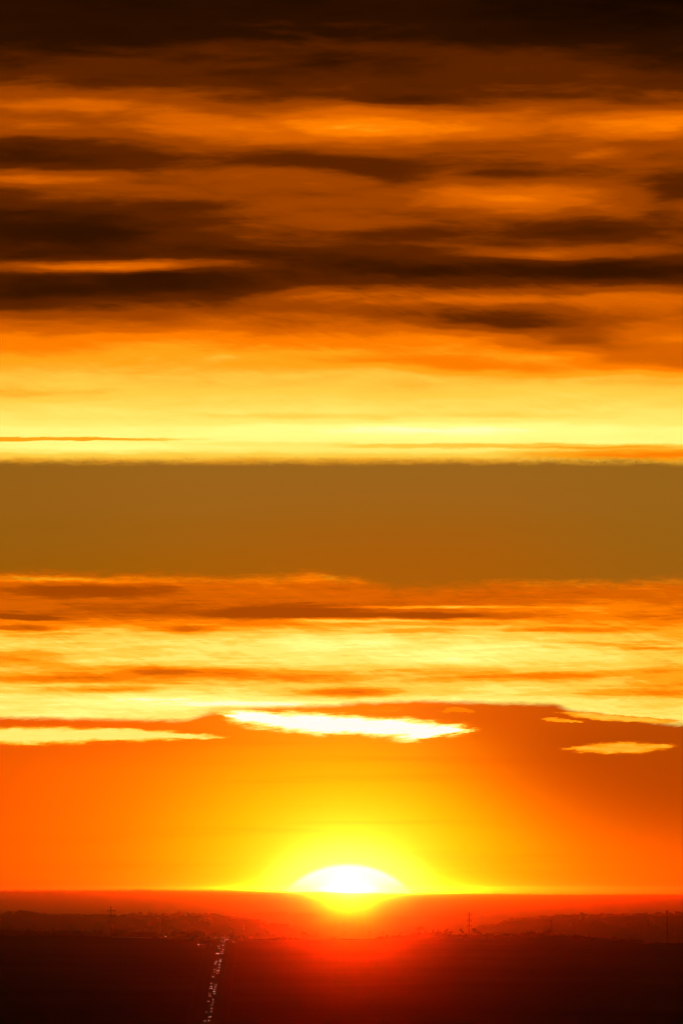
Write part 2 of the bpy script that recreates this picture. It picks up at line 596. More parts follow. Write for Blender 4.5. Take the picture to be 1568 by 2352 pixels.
sheet('wooded_hill', xs_list(2600, 18, 9500), [RY - 4500 + i * 450 for i in range(21)], ridge_z, m_hill, 'long low wooded hill across the middle distance')

# a further wooded rise shows through the gap between the two nearer shoulders
GAP = [(200, 2120), (330, 2106), (430, 2099), (540, 2095.5), (640, 2096.5), (760, 2101), (860, 2107), (960, 2108.5), (1080, 2106), (1160, 2105), (1260, 2105), (1400, 2112), (1500, 2120)]
GY = 62000.0


def gap_z(X, Y):
    xd = X / GY * F + CX
    zt = CZ + (HOR - interp(GAP, xd) - 2.6) / F * GY + wob(X, 8, ((150, 1.5), (47, .8)))
    t = min(1, abs(Y - GY) / 9000)
    t = t * t * (3 - 2 * t)
    return zt * (1 - t) + (CZ - 141) * t


sheet('hazy_hill', xs_list(1800, 24, 9500), [GY - 9000 + i * 900 for i in range(21)], gap_z, m_hill, 'hazy wooded rise seen through the gap under the sun')

FAR = [(-900, 2044), (0, 2046), (200, 2046.5), (310, 2045.5), (480, 2046.5), (700, 2048), (930, 2051.5), (1150, 2052.5), (1350, 2054), (1568, 2053.5), (2600, 2050)]
FY = 120000.0


def far_z(X, Y):
    xd = X / FY * F + CX
    zt = CZ + (HOR - interp(FAR, xd) - 2.0) / F * FY + wob(X, 5, ((310, 2.0), (107, 1.3)))
    t = min(1, abs(Y - FY) / 15000)
    t = t * t * (3 - 2 * t)
    return zt * (1 - t) + (CZ - 141) * t


sheet('distant_hill', xs_list(7000, 60, 9500), [FY - 15000 + i * 1500 for i in range(21)], far_z, m_hill, 'far level hill line fading into orange haze under the sun')


def hit(xd, yd, y0=7200.0, y1=CY - 1):
    """where the line of sight through an angular position meets the near hillside"""
    lo, hi = y0, y1
    for _ in range(50):
        m = (lo + hi) / 2
        x, y, z = at(xd, yd, m)
        if z > gz(x, m):
            lo = m
        else:
            hi = m
    return at(xd, yd, lo)


def D5(x, y):
    return ((650 + x / 5.227) * .6272, (3380 + y / 5.227) * .6272)


# the road climbs the hillside: its centre line in angular positions
ROADC = [(560, 2010), (572, 1905), (600, 1760), (632, 1600), (655, 1450), (678, 1290), (715, 1080), (752, 900), (778, 760), (812, 610), (838, 480), (868, 390), (895, 345)]


def road_centre():
    pts = []
    for x, y in ROADC:
        a, b = D5(x, y)
        pts.append(hit(a, b))
    return pts


rc = road_centre()


def roadx(Y):
    return interp([(p[1], p[0]) for p in rc], Y) if Y >= rc[0][1] else rc[0][0] + (Y - rc[0][1]) * (rc[1][0] - rc[0][0]) / (rc[1][1] - rc[0][1])


def strip(name, x0, x1, ya, yb, dz, m, step=60, gap=None):
    b = MB()
    y = ya
    cols = 1
    while y < yb:
        y2 = min(y + step, yb)
        n = len(b.v)
        for yy_ in (y, y2):
            for t in (x0, x1):
                X = roadx(yy_) + t
                b.v.append((X, yy_, gz(X, yy_) + dz))
        b.f.append((n, n + 1, n + 3, n + 2))
        y = y2 + (gap or 0)
    return b.build(name, m)


RY0, RY1 = 5500.0, rc[-1][1]
ro = strip('road', -13.5, 13.5, RY0, RY1, .35, m_road, 50)
ro['kind'] = 'structure'
ro['label'] = 'straight dual carriageway climbing the dark hillside'
for name, x in (('edge', -12.6), ('edge', 12.6), ('lane', -6.6), ('lane', 6.6)):
    s_ = strip('road_marking', x - .12, x + .12, 7300, RY1, .37, m_mark, 6 if name == 'lane' else 50, 12 if name == 'lane' else 0)
    s_['kind'] = 'structure'
    s_['label'] = 'white line painted along the road'
s_ = MB()
y = 7300
while y < RY1 - 30:
    X0, X1 = roadx(y), roadx(y + 30)
    s_.bar((X0, y, gz(X0, y) + .85), (X1, y + 30, gz(X1, y + 30) + .85), .12, k=4)
    s_.bar((X0, y, gz(X0, y) - .2), (X0, y, gz(X0, y) + .85), .06, k=4)
    y += 30
g = s_.build('guard_rail', m_steel)
g['label'] = 'grey steel guard rail between the two carriageways'
g['category'] = 'guard rail'

# pale wet track lying along the crest at the left
b = MB()
for i in range(40):
    xa = 255 + i * 2.4
    Y = CY + 30 + 12 * sin(i * .2)
    X = (xa - CX) / F * Y
    for k, dyy in enumerate((0, 60)):
        b.v.append((X, Y + dyy, gz(X, Y) + .25 + k * .55))
    if i:
        n = len(b.v) - 4
        b.f.append((n, n + 2, n + 3, n + 1))
o = b.build('path', m_wet)
o['kind'] = 'structure'
o['label'] = 'thin pale track catching the light along the hill crest'


# ------------------------------------------------------------------ trees
def bare_tree(name, label, loc, h, w, seed, group, dens=1.0):
    r = random.Random(seed)
    t = thing(name, label, 'tree', loc, group)
    tr, cr = MB(), MB()
    tips = []

    def grow(p, d, ln, rad, depth):
        q = p + d * ln
        tr.bar(p, q, rad, rad * .7, k=5 if depth < 2 else 3)
        if depth >= 3:
            tips.append((q, d))
        if depth >= 4:
            return
        for i in range(3 if depth < 3 else 2):
            nd = (d * 1.0 + mathutils.Vector((r.uniform(-1, 1) * w / h * 1.7, r.uniform(-1, 1) * w / h * 1.7, r.uniform(-.1, .6)))).normalized()
            grow(q - d * ln * r.uniform(0, .35), nd, ln * r.uniform(.55, .8), rad * .62, depth + 1)

    grow(mathutils.Vector((0, 0, -1.5)), mathutils.Vector((r.uniform(-.05, .05), 0, 1)).normalized(), h * .33 + 1.5, h * .034, 0)
    for q, d in tips:
        for i in range(int(6 * dens)):
            e = mathutils.Vector((r.uniform(-1, 1) * .8, r.uniform(-1, 1) * .8, r.uniform(-.2, 1))).normalized()
            ln = h * r.uniform(.06, .14)
            cr.bar(q, q + (d * .5 + e).normalized() * ln, .13, .05, k=3)
    o1 = tr.build('trunk', m_bark, t)
    o2 = cr.build('crown', m_twig, t)
    # fit to the wanted height and width
    zs = [v.co.z for v in o2.data.vertices]
    xs_ = [v.co.x for v in o2.data.vertices]
    kz, kx = h / max(zs), w / (max(xs_) - min(xs_)) * 1.15
    for o in (o1, o2):
        for v in o.data.vertices:
            f = min(1, max(0, v.co.z / (h * .3)))
            kk = 1 + (kx - 1) * f
            v.co.x *= kk
            v.co.y *= kk
            v.co.z *= kz
    return t


def leafy(name, label, loc, h, w, seed, group, kind='round', n=420):
    r = random.Random(seed)
    t = thing(name, label, 'tree', loc, group)
    tr, cr = MB(), MB()
    tr.bar((0, 0, -1.5), (0, 0, h * .8), h * .035, h * .012)
    if kind == 'cone':
        for i in range(n):
            z = h * (1 - (r.random() ** .55) * .92)
            rr = w * .5 * (1.02 - z / h) ** .8 * r.uniform(.2, 1.1) * (1 + .25 * sin(z * 5.5 / h * 3))
            a = r.uniform(0, 2 * pi)
            cr.quad((rr * cos(a), rr * sin(a), z), w * .085, r)
        for z in range(3, 9):
            a = r.uniform(0, 6)
            tr.bar((0, 0, h * z / 10), (cos(a) * w * .3 * (1.1 - z / 10), sin(a) * w * .3, h * z / 10 + .4), h * .008, .03, 3)
    else:
        lob = [(r.uniform(-.32, .32) * w, r.uniform(-.32, .32) * w, h * r.uniform(.3, .8), r.uniform(.2, .34) * w) for _ in range(9)]
        for i in range(n):
            lx, ly, lz, lr = lob[i % 9]
            d = mathutils.Vector((r.gauss(0, 1), r.gauss(0, 1), r.gauss(0, 1))).normalized() * lr * r.random() ** .4
            z = min(lz + d.z * .8, h)
            cr.quad((lx + d.x, ly + d.y, max(z, .3)), w * .07, r)
        for lx, ly, lz, lr in lob:
            tr.bar((0, 0, h * .25), (lx, ly, lz), h * .016, .05, 4)
    tr.build('trunk', m_bark, t)
    cr.build('crown', m_leaf if kind == 'cone' else m_twig, t)
    return t


def D3(x, y):
    return ((1500 + x / 2.613) * .6272, (3250 + y / 2.613) * .6272)


def D4(x, y):
    return ((1950 + x / 2.851) * .6272, (3250 + y / 2.851) * .6272)


def D2(x, y):
    return ((800 + x / 1.845) * .6272, (3150 + y / 1.845) * .6272)


def D1(x, y):
    return ((x / 1.845) * .6272, (3150 + y / 1.845) * .6272)


def plant_spot(a, top, Y):
    """base on the ground under angular column a; height so that the top shows at angular row 'top'"""
    X = (a - CX) / F * Y
    zg = gz(X, Y)
    zt = CZ + (HOR - top) / F * Y
    return (X, Y, zg), max(2.0, zt - zg)


MPU = (CY + 150) / F          # metres per unit at the crest
TREES = [  # converter, x, top, width, kind, label
    (D3, 115, 370, 66, 'bare', 'tall bare spreading tree, leftmost of the crest trees right of the sun'),
    (D3, 175, 430, 24, 'cone', 'small dark conifer at the right foot of the tall spreading bare tree'),
    (D3, 152, 402, 60, 'bare', 'lower bare tree leaning right of the tall spreading tree'),
    (D3, 85, 425, 50, 'bare', 'short bare tree just left of the tall spreading tree'),
    (D3, 220, 405, 40, 'cone', 'dense dark evergreen, first peak in the clump right of the spreading tree'),
    (D3, 246, 422, 30, 'round', 'small rounded tree between the two dark evergreens'),
    (D3, 270, 410, 36, 'cone', 'dense dark evergreen, second peak in the clump'),
    (D3, 300, 428, 44, 'round', 'low rounded tree at the right end of the evergreen clump'),
    (D3, 358, 396, 66, 'bare', 'wide bare tree just left of the low barn roof'),
    (D3, 395, 418, 36, 'bare', 'small bare tree touching the left end of the low barn'),
    (D3, 485, 393, 20, 'bare', 'thin upright bare tree behind the low barn roof'),
    (D3, 504, 416, 24, 'bare', 'short thin bare tree right of the upright one behind the barn'),
    (D3, 612, 390, 44, 'bare', 'tall slender bare tree just right of the steel power mast'),
    (D3, 634, 405, 26, 'bare', 'narrow bare tree close beside the tall slender one'),
    (D3, 662, 422, 30, 'bare', 'small bare tree left of the flat roofed house'),
    (D3, 765, 434, 20, 'bare', 'tiny bare tree poking up behind the flat roofed house'),
    (D3, 925, 440, 80, 'round', 'broad round dark tree between the flat roofed house and the small gabled house'),
    (D3, 985, 455, 44, 'round', 'low round tree at the right side of the broad round one'),
    (D3, 1020, 438, 46, 'bare', 'bare tree left of the short timber post'),
    (D3, 1160, 416, 46, 'round', 'airy rounded tree just left of the small gabled house'),
    (D3, 1290, 410, 50, 'bare', 'bushy bare tree left of the lattice tower'),
    (D3, 1325, 395, 54, 'round', 'rounded tree directly at the foot of the lattice tower'),
    (D3, 1440, 434, 34, 'round', 'small round tree behind the long flat building'),
    (D4, 458, 482, 54, 'round', 'round tree right of the long flat building'),
    (D4, 505, 505, 60, 'round', 'low tree between the round tree and the small shed'),
    (D2, 1137, 506, 36, 'cone', 'small lone evergreen on the bare crest right of the sun'),
    (D2, 1090, 523, 56, 'round', 'low bush shaped tree left of the lone evergreen'),
    (D2, 1200, 526, 60, 'round', 'low bush shaped tree right of the lone evergreen'),
    (D2, 1285, 512, 50, 'round', 'low tree left of the thin post near the spreading tree'),
    (D2, 578, 486, 44, 'bare', 'faint bare tree on the skyline left below the sun'),
    (D4, 860, 520, 60, 'round', 'low dark round tree above the long hedge at the far right'),
    (D4, 1300, 570, 50, 'round', 'small dark tree left of the thick power mast at the right edge'),
]
for i, (dc, x, top, w, kind, lab) in enumerate(TREES):
    a, t_ = dc(x, top)
    sc_ = {D3: 2.613, D4: 2.851, D2: 1.845}[dc]
    wm = w / sc_ * .6272 * MPU
    Y = CY + 120 + (i * 37) % 90
    loc, h = plant_spot(a, t_, Y)
    if kind == 'bare':
        bare_tree('bare_tree', lab, loc, h, wm * 1.1, 100 + i, 'trees along the hill crest', dens=2.8)
    else:
        leafy('conifer' if kind == 'cone' else 'round_tree', lab, loc, h, wm * 1.1, 100 + i, 'trees along the hill crest', kind, 900)

# scrub and hedges along the crest: nobody could count it
r = random.Random(5)
b = MB()
SCRUB = [(560, 620, 1.2), (620, 700, 2.5), (700, 860, .8), (860, 905, 3.0), (905, 940, 7.0), (940, 1035, 13), (1035, 1100, 9.5), (1100, 1180, 12), (1180, 1250, 11), (1250, 1390, 7.0), (1390, 1434, 7), (1434, 1475, 8), (1475, 1720, 3.0), (-120, 300, 1.4), (300, 545, 1.3)]
for x0, x1, hh in SCRUB:
    n = int((x1 - x0) * 40)
    for i in range(n):
        a = r.uniform(x0, x1)
        Y = CY + 60 + r.uniform(0, 130)
        X = (a - CX) / F * Y
        top = hh * (.55 + .45 * abs(sin(a * .21 + hh)) * (.6 + .4 * sin(a * .53))) * MPU
        b.quad((X, Y, gz(X, Y) + top * r.random() ** .8), r.uniform(.45, 1.0), r)
o = b.build('hedgerow', m_twig)
o['kind'] = 'stuff'
o['label'] = 'tangled dark hedge and scrub along the hill crest'
o['category'] = 'hedge'

# tree belt in the valley behind the crest at the left
b = MB()
r = random.Random(9)
for i in range(230):
    a = r.uniform(-150, 560)
    Y = CY + 3300 + r.uniform(0, 500)
    X = (a - CX) / F * Y
    top = interp([(-150, 2136), (100, 2139), (190, 2137), (270, 2136), (330, 2141), (420, 2140), (520, 2143), (560, 2150)], a) + r.gauss(0, 1.6)
    zt = CZ + (HOR - top) / F * Y
    ww = r.uniform(3, 7)
    for k in range(55):
        d = mathutils.Vector((r.gauss(0, 1), r.gauss(0, 1), r.gauss(0, 1))).normalized() * ww * r.random() ** .4
        b.quad((X + d.x, Y + d.y, zt - ww * .8 + d.z * .8), .9, r)
        if k % 3 == 0:
            b.quad((X + d.x, Y + d.y, zt - ww - r.uniform(0, 18)), 1.6, r)
o = b.build('tree_belt', m_twig)
o['kind'] = 'stuff'
o['label'] = 'hazy belt of bare trees in the valley behind the left crest'
o['category'] = 'woodland'

# woodland on the middle hill
b = MB()
r = random.Random(11)


def canopy(X, Y, zg, h, ww, k, q, r):
    for _ in range(k):
        d = mathutils.Vector((r.gauss(0, 1), r.gauss(0, 1), r.gauss(0, 1))).normalized() * ww * r.random() ** .4
        b.quad((X + d.x, Y + d.y, zg + h - ww * .8 + d.z * .8), q, r)
    b.bar((X, Y, zg - 1), (X, Y, zg + h - ww), .25, .15, 3)


for i in range(1000):
    a = r.uniform(-220, 1800)
    Y = RY + r.uniform(-200, 100)
    X = (a - CX) / F * Y
    h = 4.6 + r.gauss(0, 1.0) + 1.2 * sin(a * .05) * sin(a * .021)
    canopy(X, Y, ridge_z(X, Y), h, r.uniform(3, 6.5), 26, 1.6, r)
for i in range(420):
    a = r.uniform(-220, 1800)
    Y = RY - r.uniform(200, 3200)
    X = (a - CX) / F * Y
    canopy(X, Y, ridge_z(X, Y), 8, r.uniform(5, 8), 14, 2.4, r)
o = b.build('woodland', m_twig)
o['kind'] = 'stuff'
o['label'] = 'leafless woodland covering the middle distance hill'
o['category'] = 'woodland'

b = MB()
r = random.Random(21)
for i in range(320):
    a = r.uniform(300, 1420)
    Y = GY + r.uniform(-150, 60)
    X = (a - CX) / F * Y
    canopy(X, Y, gap_z(X, Y), 6 + abs(r.gauss(0, 2.4)), r.uniform(5, 9), 14, 3.2, r)
o = b.build('woodland', m_twig)
o['kind'] = 'stuff'
o['label'] = 'faint woodland on the hazy rise under the sun'
o['category'] = 'woodland'

# single trees that stand out of the middle hill's skyline: (x, top, width)
HILLT = [(D1, 62, 343, 30, 'rounded hilltop tree nearest the left edge of the middle hill'),
         (D1, 140, 342, 60, 'broadest hilltop tree on the middle hill, second from the left edge'),
         (D1, 430, 363, 36, 'small hilltop tree left of the tall power mast at the left'),
         (D1, 528, 364, 40, 'low hilltop tree next left of the tall power mast'),
         (D1, 905, 355, 26, 'hilltop tree midway between the power mast and the lattice tower'),
         (D1, 948, 349, 30, 'pointed hilltop tree right of midway to the lattice tower'),
         (D1, 1008, 349, 28, 'rounded hilltop tree left of the lattice tower top'),
         (D1, 1057, 353, 30, 'squat hilltop tree just left of the lattice tower top'),
         (D1, 1215, 350, 60, 'wide hilltop tree right of the lattice tower'),
         (D4, 522, 262, 60, 'tallest hilltop tree above the small shed at the right'),
         (D4, 712, 270, 70, 'broad flat hilltop tree on the right part of the middle hill'),
         (D4, 812, 276, 60, 'hilltop tree right of the broad flat one'),
         (D4, 872, 270, 20, 'narrow hilltop tree on the right part of the middle hill'),
         (D4, 945, 275, 70, 'low wide hilltop tree centred between narrow tree and right mast'),
         (D4, 1180, 263, 70, 'wide hilltop tree well left of the thick power mast'),
         (D4, 1310, 255, 90, 'broad hilltop tree just left of the thick power mast'),
         (D4, 1402, 228, 40, 'tall ball topped hilltop tree behind the thick power mast'),
         (D4, 1510, 240, 60, 'high hilltop tree near the right edge, pale crown'),
         (D4, 1548, 252, 60, 'last hilltop tree at the right edge of the view')]
for i, (dc, x, top, w, lab) in enumerate(HILLT):
    a, t_ = dc(x, top)
    sc_ = 2.851 if dc is D4 else 1.845
    Y = RY - 130 - (i * 13) % 40
    X = (a - CX) / F * Y
    zg = ridge_z(X, Y)
    h = CZ + (HOR - t_) / F * Y - zg
    leafy('hilltop_tree', lab, (X, Y, zg), h, w / sc_ * .6272 * Y / F, 300 + i, 'trees on the skyline of the middle hill', 'round', 300)

# faint trees on the far hill
b = MB()
r = random.Random(12)
for i in range(420):
    a = r.choice([r.uniform(-200, 1800), r.uniform(-100, 600)])
    Y = FY + r.uniform(-100, 40)
    X = (a - CX) / F * Y
    canopy(X, Y, far_z(X, Y), 9 + abs(r.gauss(0, 4.2)), 12, 12, 5.5, r)
for a, hh in ((310, 5), (316, 6.5), (323, 7), (330, 6), (338, 5), (345, 4), (398, 4), (1340, 4), (1215, 4), (1040, 3.5)):
    X = (a - CX) / F * FY
    canopy(X, FY - 120, far_z(X, FY - 120), hh * 3.8, 18.0, 40, 5.5, r)
o = b.build('distant_woodland', m_twig)
o['kind'] = 'stuff'
o['label'] = 'faint trees along the far hill line in thick haze'
o['category'] = 'woodland'


# ------------------------------------------------------------------ masts, towers, poles
def base_at(a, Y):
    X = (a - CX) / F * Y
    z = gz(X, Y)
    if Y > 20000:
        z = max(z, ridge_z(X, Y))
    return X, Y, z


def monopole(label, a, top, Y, rad, arms, half, rz=0.0):
    X, Y, z = base_at(a, Y)
    h = CZ + (HOR - top) / F * Y - z
    t = thing('power_mast', label, 'power mast', (X, Y, z), 'single steel power masts', rz)
    p = MB().bar((0, 0, -1), (0, 0, h), rad, rad * .55, 8)
    p.build('pole', m_steel, t)
    MB().bar((0, 0, -.6), (0, 0, .6), rad * 1.8, rad * 1.8, 8).build('base', m_wall, t)
    for ya in arms:
        za = CZ + (HOR - ya) / F * Y - z
        arm = MB()
        arm.bar((-half, 0, za + .25), (0, 0, za - .35), .2, .34, 5)
        arm.bar((half, 0, za + .25), (0, 0, za - .35), .2, .34, 5)
        ao = arm.build('cross_arm', m_steel, t)
        for s in (-1, 1):
            ins = MB()
            ins.bar((s * half * .96, 0, za + .2), (s * half * .96, 0, za - 1.6), .13, .13, 5)
            for q in range(4):
                ins.bar((s * half * .96, 0, za - .2 - q * .35), (s * half * .96, 0, za - .3 - q * .35), .22, .22, 6)
            ins.build('insulator', m_glass, ao)
    return t


monopole('tall slim steel power mast with three pairs of arms on the left crest', 255.1, 2082.2, CY + 500, .62, [2092.5, 2105.5, 2118], 3.5)
monopole('tall slim steel power mast with stub arms beside the barn roof', 1077.0, 2095.5, CY + 300, .52, [2100, 2114, 2126.5], 1.9, 0)
monopole('thickest power mast, standing at the far right', 1530.8, 2092.5, CY + 150, .75, [2106, 2122, 2140], 2.2, radians(60))


def lattice(label, a, top, Y, h_arm, w0, w1):
    X, Y, z = base_at(a, Y)
    h = CZ + (HOR - top) / F * Y - z
    t = thing('lattice_tower', label, 'pylon', (X, Y, z), 'lattice pylons')
    b_ = MB()
    n = 11
    for k in range(n):
        za, zb = h * k / n, h * (k + 1) / n
        ra = w0 + (w1 - w0) * min(1, k / n * 1.5)
        rb = w0 + (w1 - w0) * min(1, (k + 1) / n * 1.5)
        for i in range(4):
            c0 = ((-1, -1), (1, -1), (1, 1), (-1, 1))[i]
            c1 = ((-1, -1), (1, -1), (1, 1), (-1, 1))[(i + 1) % 4]
            b_.bar((c0[0] * ra, c0[1] * ra, za), (c0[0] * rb, c0[1] * rb, zb), .32, .32, 4)
            b_.bar((c0[0] * ra, c0[1] * ra, za), (c1[0] * rb, c1[1] * rb, zb), .2, .2, 3)
            b_.bar((c1[0] * ra, c1[1] * ra, za), (c0[0] * rb, c0[1] * rb, zb), .2, .2, 3)
            b_.bar((c0[0] * rb, c0[1] * rb, zb), (c1[0] * rb, c1[1] * rb, zb), .2, .2, 3)
    b_.build('lattice_body', m_steel, t)
    for zf, half in h_arm:
        am = MB()
        za = h * zf
        for s in (-1, 1):
            for q in (-1, 1):
                am.bar((s * w1, q * w1, za - .8), (s * half, 0, za), .2, .16, 4)
                am.bar((s * w1, q * w1, za + .9), (s * half, 0, za), .2, .16, 4)
        ao = am.build('cross_arm', m_steel, t)
        for s in (-1, 1):
            MB().bar((s * half, 0, za), (s * half, 0, za - 2.2), .14, .14, 5).build('insulator', m_glass, ao)
    return t


lattice('hazy lattice tower behind the left crest, above the amber lamp', 374.8, 2098.6, CY + 1800, [(.97, 5.4), (.86, 6.0), (.75, 5.6)], 2.6, .8)
lattice('broad topped lattice tower among trees at the right', 1265.0, 2114.6, CY + 350, [(.96, 6.6), (.80, 6.2), (.66, 4.4)], 1.2, .7)

# floodlight mast left below the sun
X, Y, z = base_at(562, CY + 200)
h = CZ + (HOR - 2131) / F * Y - z
t = thing('floodlight_mast', 'slim mast with a wide flat lamp head left of the box building', 'light mast', (X, Y, z))
MB().bar((0, 0, -1), (0, 0, h), .38, .2, 8).build('pole', m_steel, t)
hd = MB()
for k in range(8):
    aa = k * pi / 4
    hd.bar((0, 0, h - .2), (1.6 * cos(aa), 1.6 * sin(aa), h + .2), .08, .08, 4)
    hd.box(1.6 * cos(aa) - .35, 1.6 * cos(aa) + .35, 1.6 * sin(aa) - .35, 1.6 * sin(aa) + .35, h - .1, h + .6)
hd.build('lamp_head', m_steel, t)

# radio mast
X, Y, z = base_at(639, CY + 260)
h = CZ + (HOR - 2122) / F * Y - z
t = thing('radio_mast', 'thin aerial mast rising behind the low roof left of the sun', 'aerial', (X, Y, z))
MB().bar((0, 0, -1), (0, 0, h), .2, .1, 6).build('pole', m_steel, t)
an = MB()
for zz in (.45, .62, .8):
    MB().bar((-.9, 0, h * zz), (.9, 0, h * zz), .09, .09, 4).build('antenna', m_steel, t)


def upole(label, a, top, Y, arm=True):
    X, Y, z = base_at(a, Y)
    h = CZ + (HOR - top) / F * Y - z
    t = thing('utility_pole', label, 'utility pole', (X, Y, z), 'timber utility poles on the crest')
    MB().bar((0, 0, -1), (0, 0, h), .24, .17, 6).build('pole', m_wood, t)
    if arm:
        MB().box(-1.3, 1.3, -.12, .12, h - 1.0, h - .7).build('cross_arm', m_wood, t)


upole('first thin utility pole, standing directly below the sun', 789, 2140, CY + 600)
upole('second thin utility pole, just right of the sun', 848, 2138, CY + 450)
upole('third thin utility pole, above the bush left of the lone evergreen', 880, 2140, CY + 400)
upole('fourth thin utility pole, right of the lone evergreen', 919, 2143, CY + 350)
upole('darkest short pole, just left of the spreading bare tree', 949.5, 2141, CY + 160, False)
upole('short timber post between the bare trees and the small gabled house', 1197, 2142, CY + 160)
upole('timber pole standing on the small shed roof line at the right', 1352.8, 2142.5, CY + 200, False)
upole('short pole between the flat roofed house and its tiny tree', 1131, 2146, CY + 170, False)


# power cables slung between the masts
def cable(label, pts, sag):
    b_ = MB()
    for (p, q) in zip(pts, pts[1:]):
        p, q = mathutils.Vector(p), mathutils.Vector(q)
        prev = None
        for i in range(25):
            tt = i / 24
            c_ = p.lerp(q, tt) - mathutils.Vector((0, 0, sag * 4 * tt * (1 - tt)))
            if prev is not None:
                b_.bar(prev, c_, .045, .045, 3)
            prev = c_
    o_ = b_.build('power_cable', m_steel)
    o_['label'] = label
    o_['category'] = 'cable'
    o_['group'] = 'power cables'


cable('upper power cable running right from the left mast towards the aerial', [at(-400, 2094, CY + 500), at(258, 2092.6, CY + 500), at(639, 2122, CY + 260)], 6)
cable('power cable crossing from the barn mast to the right hand lattice tower', [at(1079, 2114, CY + 300), at(1271, 2116, CY + 350), at(1532, 2106, CY + 150)], 5)


# ------------------------------------------------------------------ buildings
def house(name, label, cat, x0, x1, ytop, Y=CY + 80, depth=9, rise=1.6, wallm=None, roofm=None, style='gable', chimney=False, group=None):
    """x0..x1 and ytop are angular; stands on the crest"""
    xa, xb = (x0 - CX) / F * Y, (x1 - CX) / F * Y
    xc, hw = (xa + xb) / 2, (xb - xa) / 2
    zg = min(gz(xa, Y), gz(xb, Y), gz(xc, Y)) - .4
    H = CZ + (HOR - ytop) / F * Y - zg
    t = thing(name, label, cat, (xc, Y, zg), group)
    wallm = wallm or m_wall
    roofm = roofm or m_roof
    if style == 'flat':
        MB().box(-hw, hw, 0, depth, 0, H - .35).build('wall', wallm, t)
        rf = MB().box(-hw - .25, hw + .25, -.25, depth + .25, H - .347, H).build('roof', roofm, t)
    else:
        wh = H - rise
        MB().box(-hw, hw, 0, depth, 0, wh).build('wall', wallm, t)
        rb = MB()
        if style == 'gable':
            rb.prism([(-.4, wh + .003), (depth + .4, wh + .003), (depth / 2, H)], -hw - .4, hw + .4)
        else:
            n = 0
            q = min(hw * .5, 3.5)
            rb.v = [(-hw - .4, -.4, wh + .003), (hw + .4, -.4, wh + .003), (hw + .4, depth + .4, wh + .003), (-hw - .4, depth + .4, wh + .003), (-hw + q, depth / 2, H), (hw - q, depth / 2, H)]
            rb.f = [(0, 1, 5, 4), (1, 2, 5), (2, 3, 4, 5), (3, 0, 4), (3, 2, 1, 0)]
        rf = rb.build('roof', roofm, t)
        if chimney:
            MB().box(-hw * .3 - .35, -hw * .3 + .35, depth / 2 - .35, depth / 2 + .35, H - .7, H + 1.1).build('chimney', m_brick, rf)
    nw = max(1, int(hw * 2 / 4))
    dh = min(2.1, H - rise - .3)
    for i in range(nw):
        xx = -hw + (i + .5) * 2 * hw / nw
        if i == nw // 2:
            MB().box(xx - .5, xx + .5, -.06, -.003, 0.05, dh).build('door', m_wood, t)
        elif H - rise > 2.2:
            wn = MB().box(xx - .6, xx + .6, -.05, -.003, .9, 2.0).build('window', m_wall, t)
            MB().box(xx - .5, xx + .5, -.08, -.053, 1.0, 1.9).build('pane', m_glass, wn)
    return t


G = 'buildings along the hill crest'
house('barn', 'long low barn roof ending at the steel power mast', 'barn', 1040, 1083, 2147.4, depth=11, rise=2.6, style='hip', group=G)
house('flat_house', 'low flat roofed house right of the power mast', 'house', 1105, 1136, 2149.8, rise=0, style='flat', group=G, wallm=m_brick)
house('gabled_house', 'small gabled house with a chimney left of the lattice tower', 'house', 1226, 1240, 2146.6, rise=1.8, chimney=True, group=G, depth=7)
house('long_building', 'long flat roofed building to the right of the lattice tower', 'building', 1254, 1311, 2147.2, rise=0, style='flat', group=G, Y=CY + 90, depth=14)
house('shed', 'dark low shed under the thin timber pole at the right', 'shed', 1339, 1382, 2157.2, rise=1.0, group=G, style='hip', wallm=m_brick)
house('farm_building', 'low farm building partly hidden by hedge right of the shed', 'barn', 1396, 1428, 2161.6, rise=1.4, group=G, style='hip')
house('box_building', 'small square block on the skyline left of the sun', 'building', 571, 580.5, 2150.0, rise=0, style='flat', group=G, depth=5)
house('roadside_building', 'wide low building with the aerial behind it left of the sun', 'building', 626, 676, 2153.4, rise=1.5, group=G, style='hip', depth=12)
house('warehouse', 'very long low warehouse with pale metal roof directly under the sun', 'warehouse', 706, 843, 2157.6, rise=.9, group=G, style='gable', roofm=m_metalroof, depth=30)
house('roadside_hut', 'tiny dark hut where the road meets the skyline', 'hut', 530, 543, 2156.5, rise=1.0, group=G, depth=5)
house('small_house', 'tiny house under the amber lamp left of the road top', 'house', 496, 505, 2156.8, rise=2.2, group=G, depth=6)


# ------------------------------------------------------------------ street lamps
def street_lamp(label, a, b_, key, Y=None, size=.5):
    if Y is None:
        X, Y, zz = hit(a, b_)
        Y -= 60 if Y > 8200 else 0
    X = (a - CX) / F * Y
    zz = CZ + (HOR - b_) / F * Y
    z = gz(X, Y)
    h = max(3.5, zz - z)
    t = thing('street_lamp', label, 'street lamp', (X, Y, z), 'street lamps')
    MB().bar((0, 0, -.5), (0, 0, h - .4), .12, .08, 6).build('pole', m_steel, t)
    hd_ = MB().box(-.35, .35, -.2, .5, h - .38, h - .2).build('lamp_head', m_steel, t)
    bl = MB()
    for i in range(5):
        r0, r1 = size * .5 * sin(pi * i / 5 + .02), size * .5 * sin(pi * (i + 1) / 5 + .02)
        bl.bar((0, -.3, h - .4 - size + size * i / 5), (0, -.3, h - .4 - size + size * (i + 1) / 5), max(r0, .04), max(r1, .04), 8)
    bl.build('bulb', lampm[key], hd_)


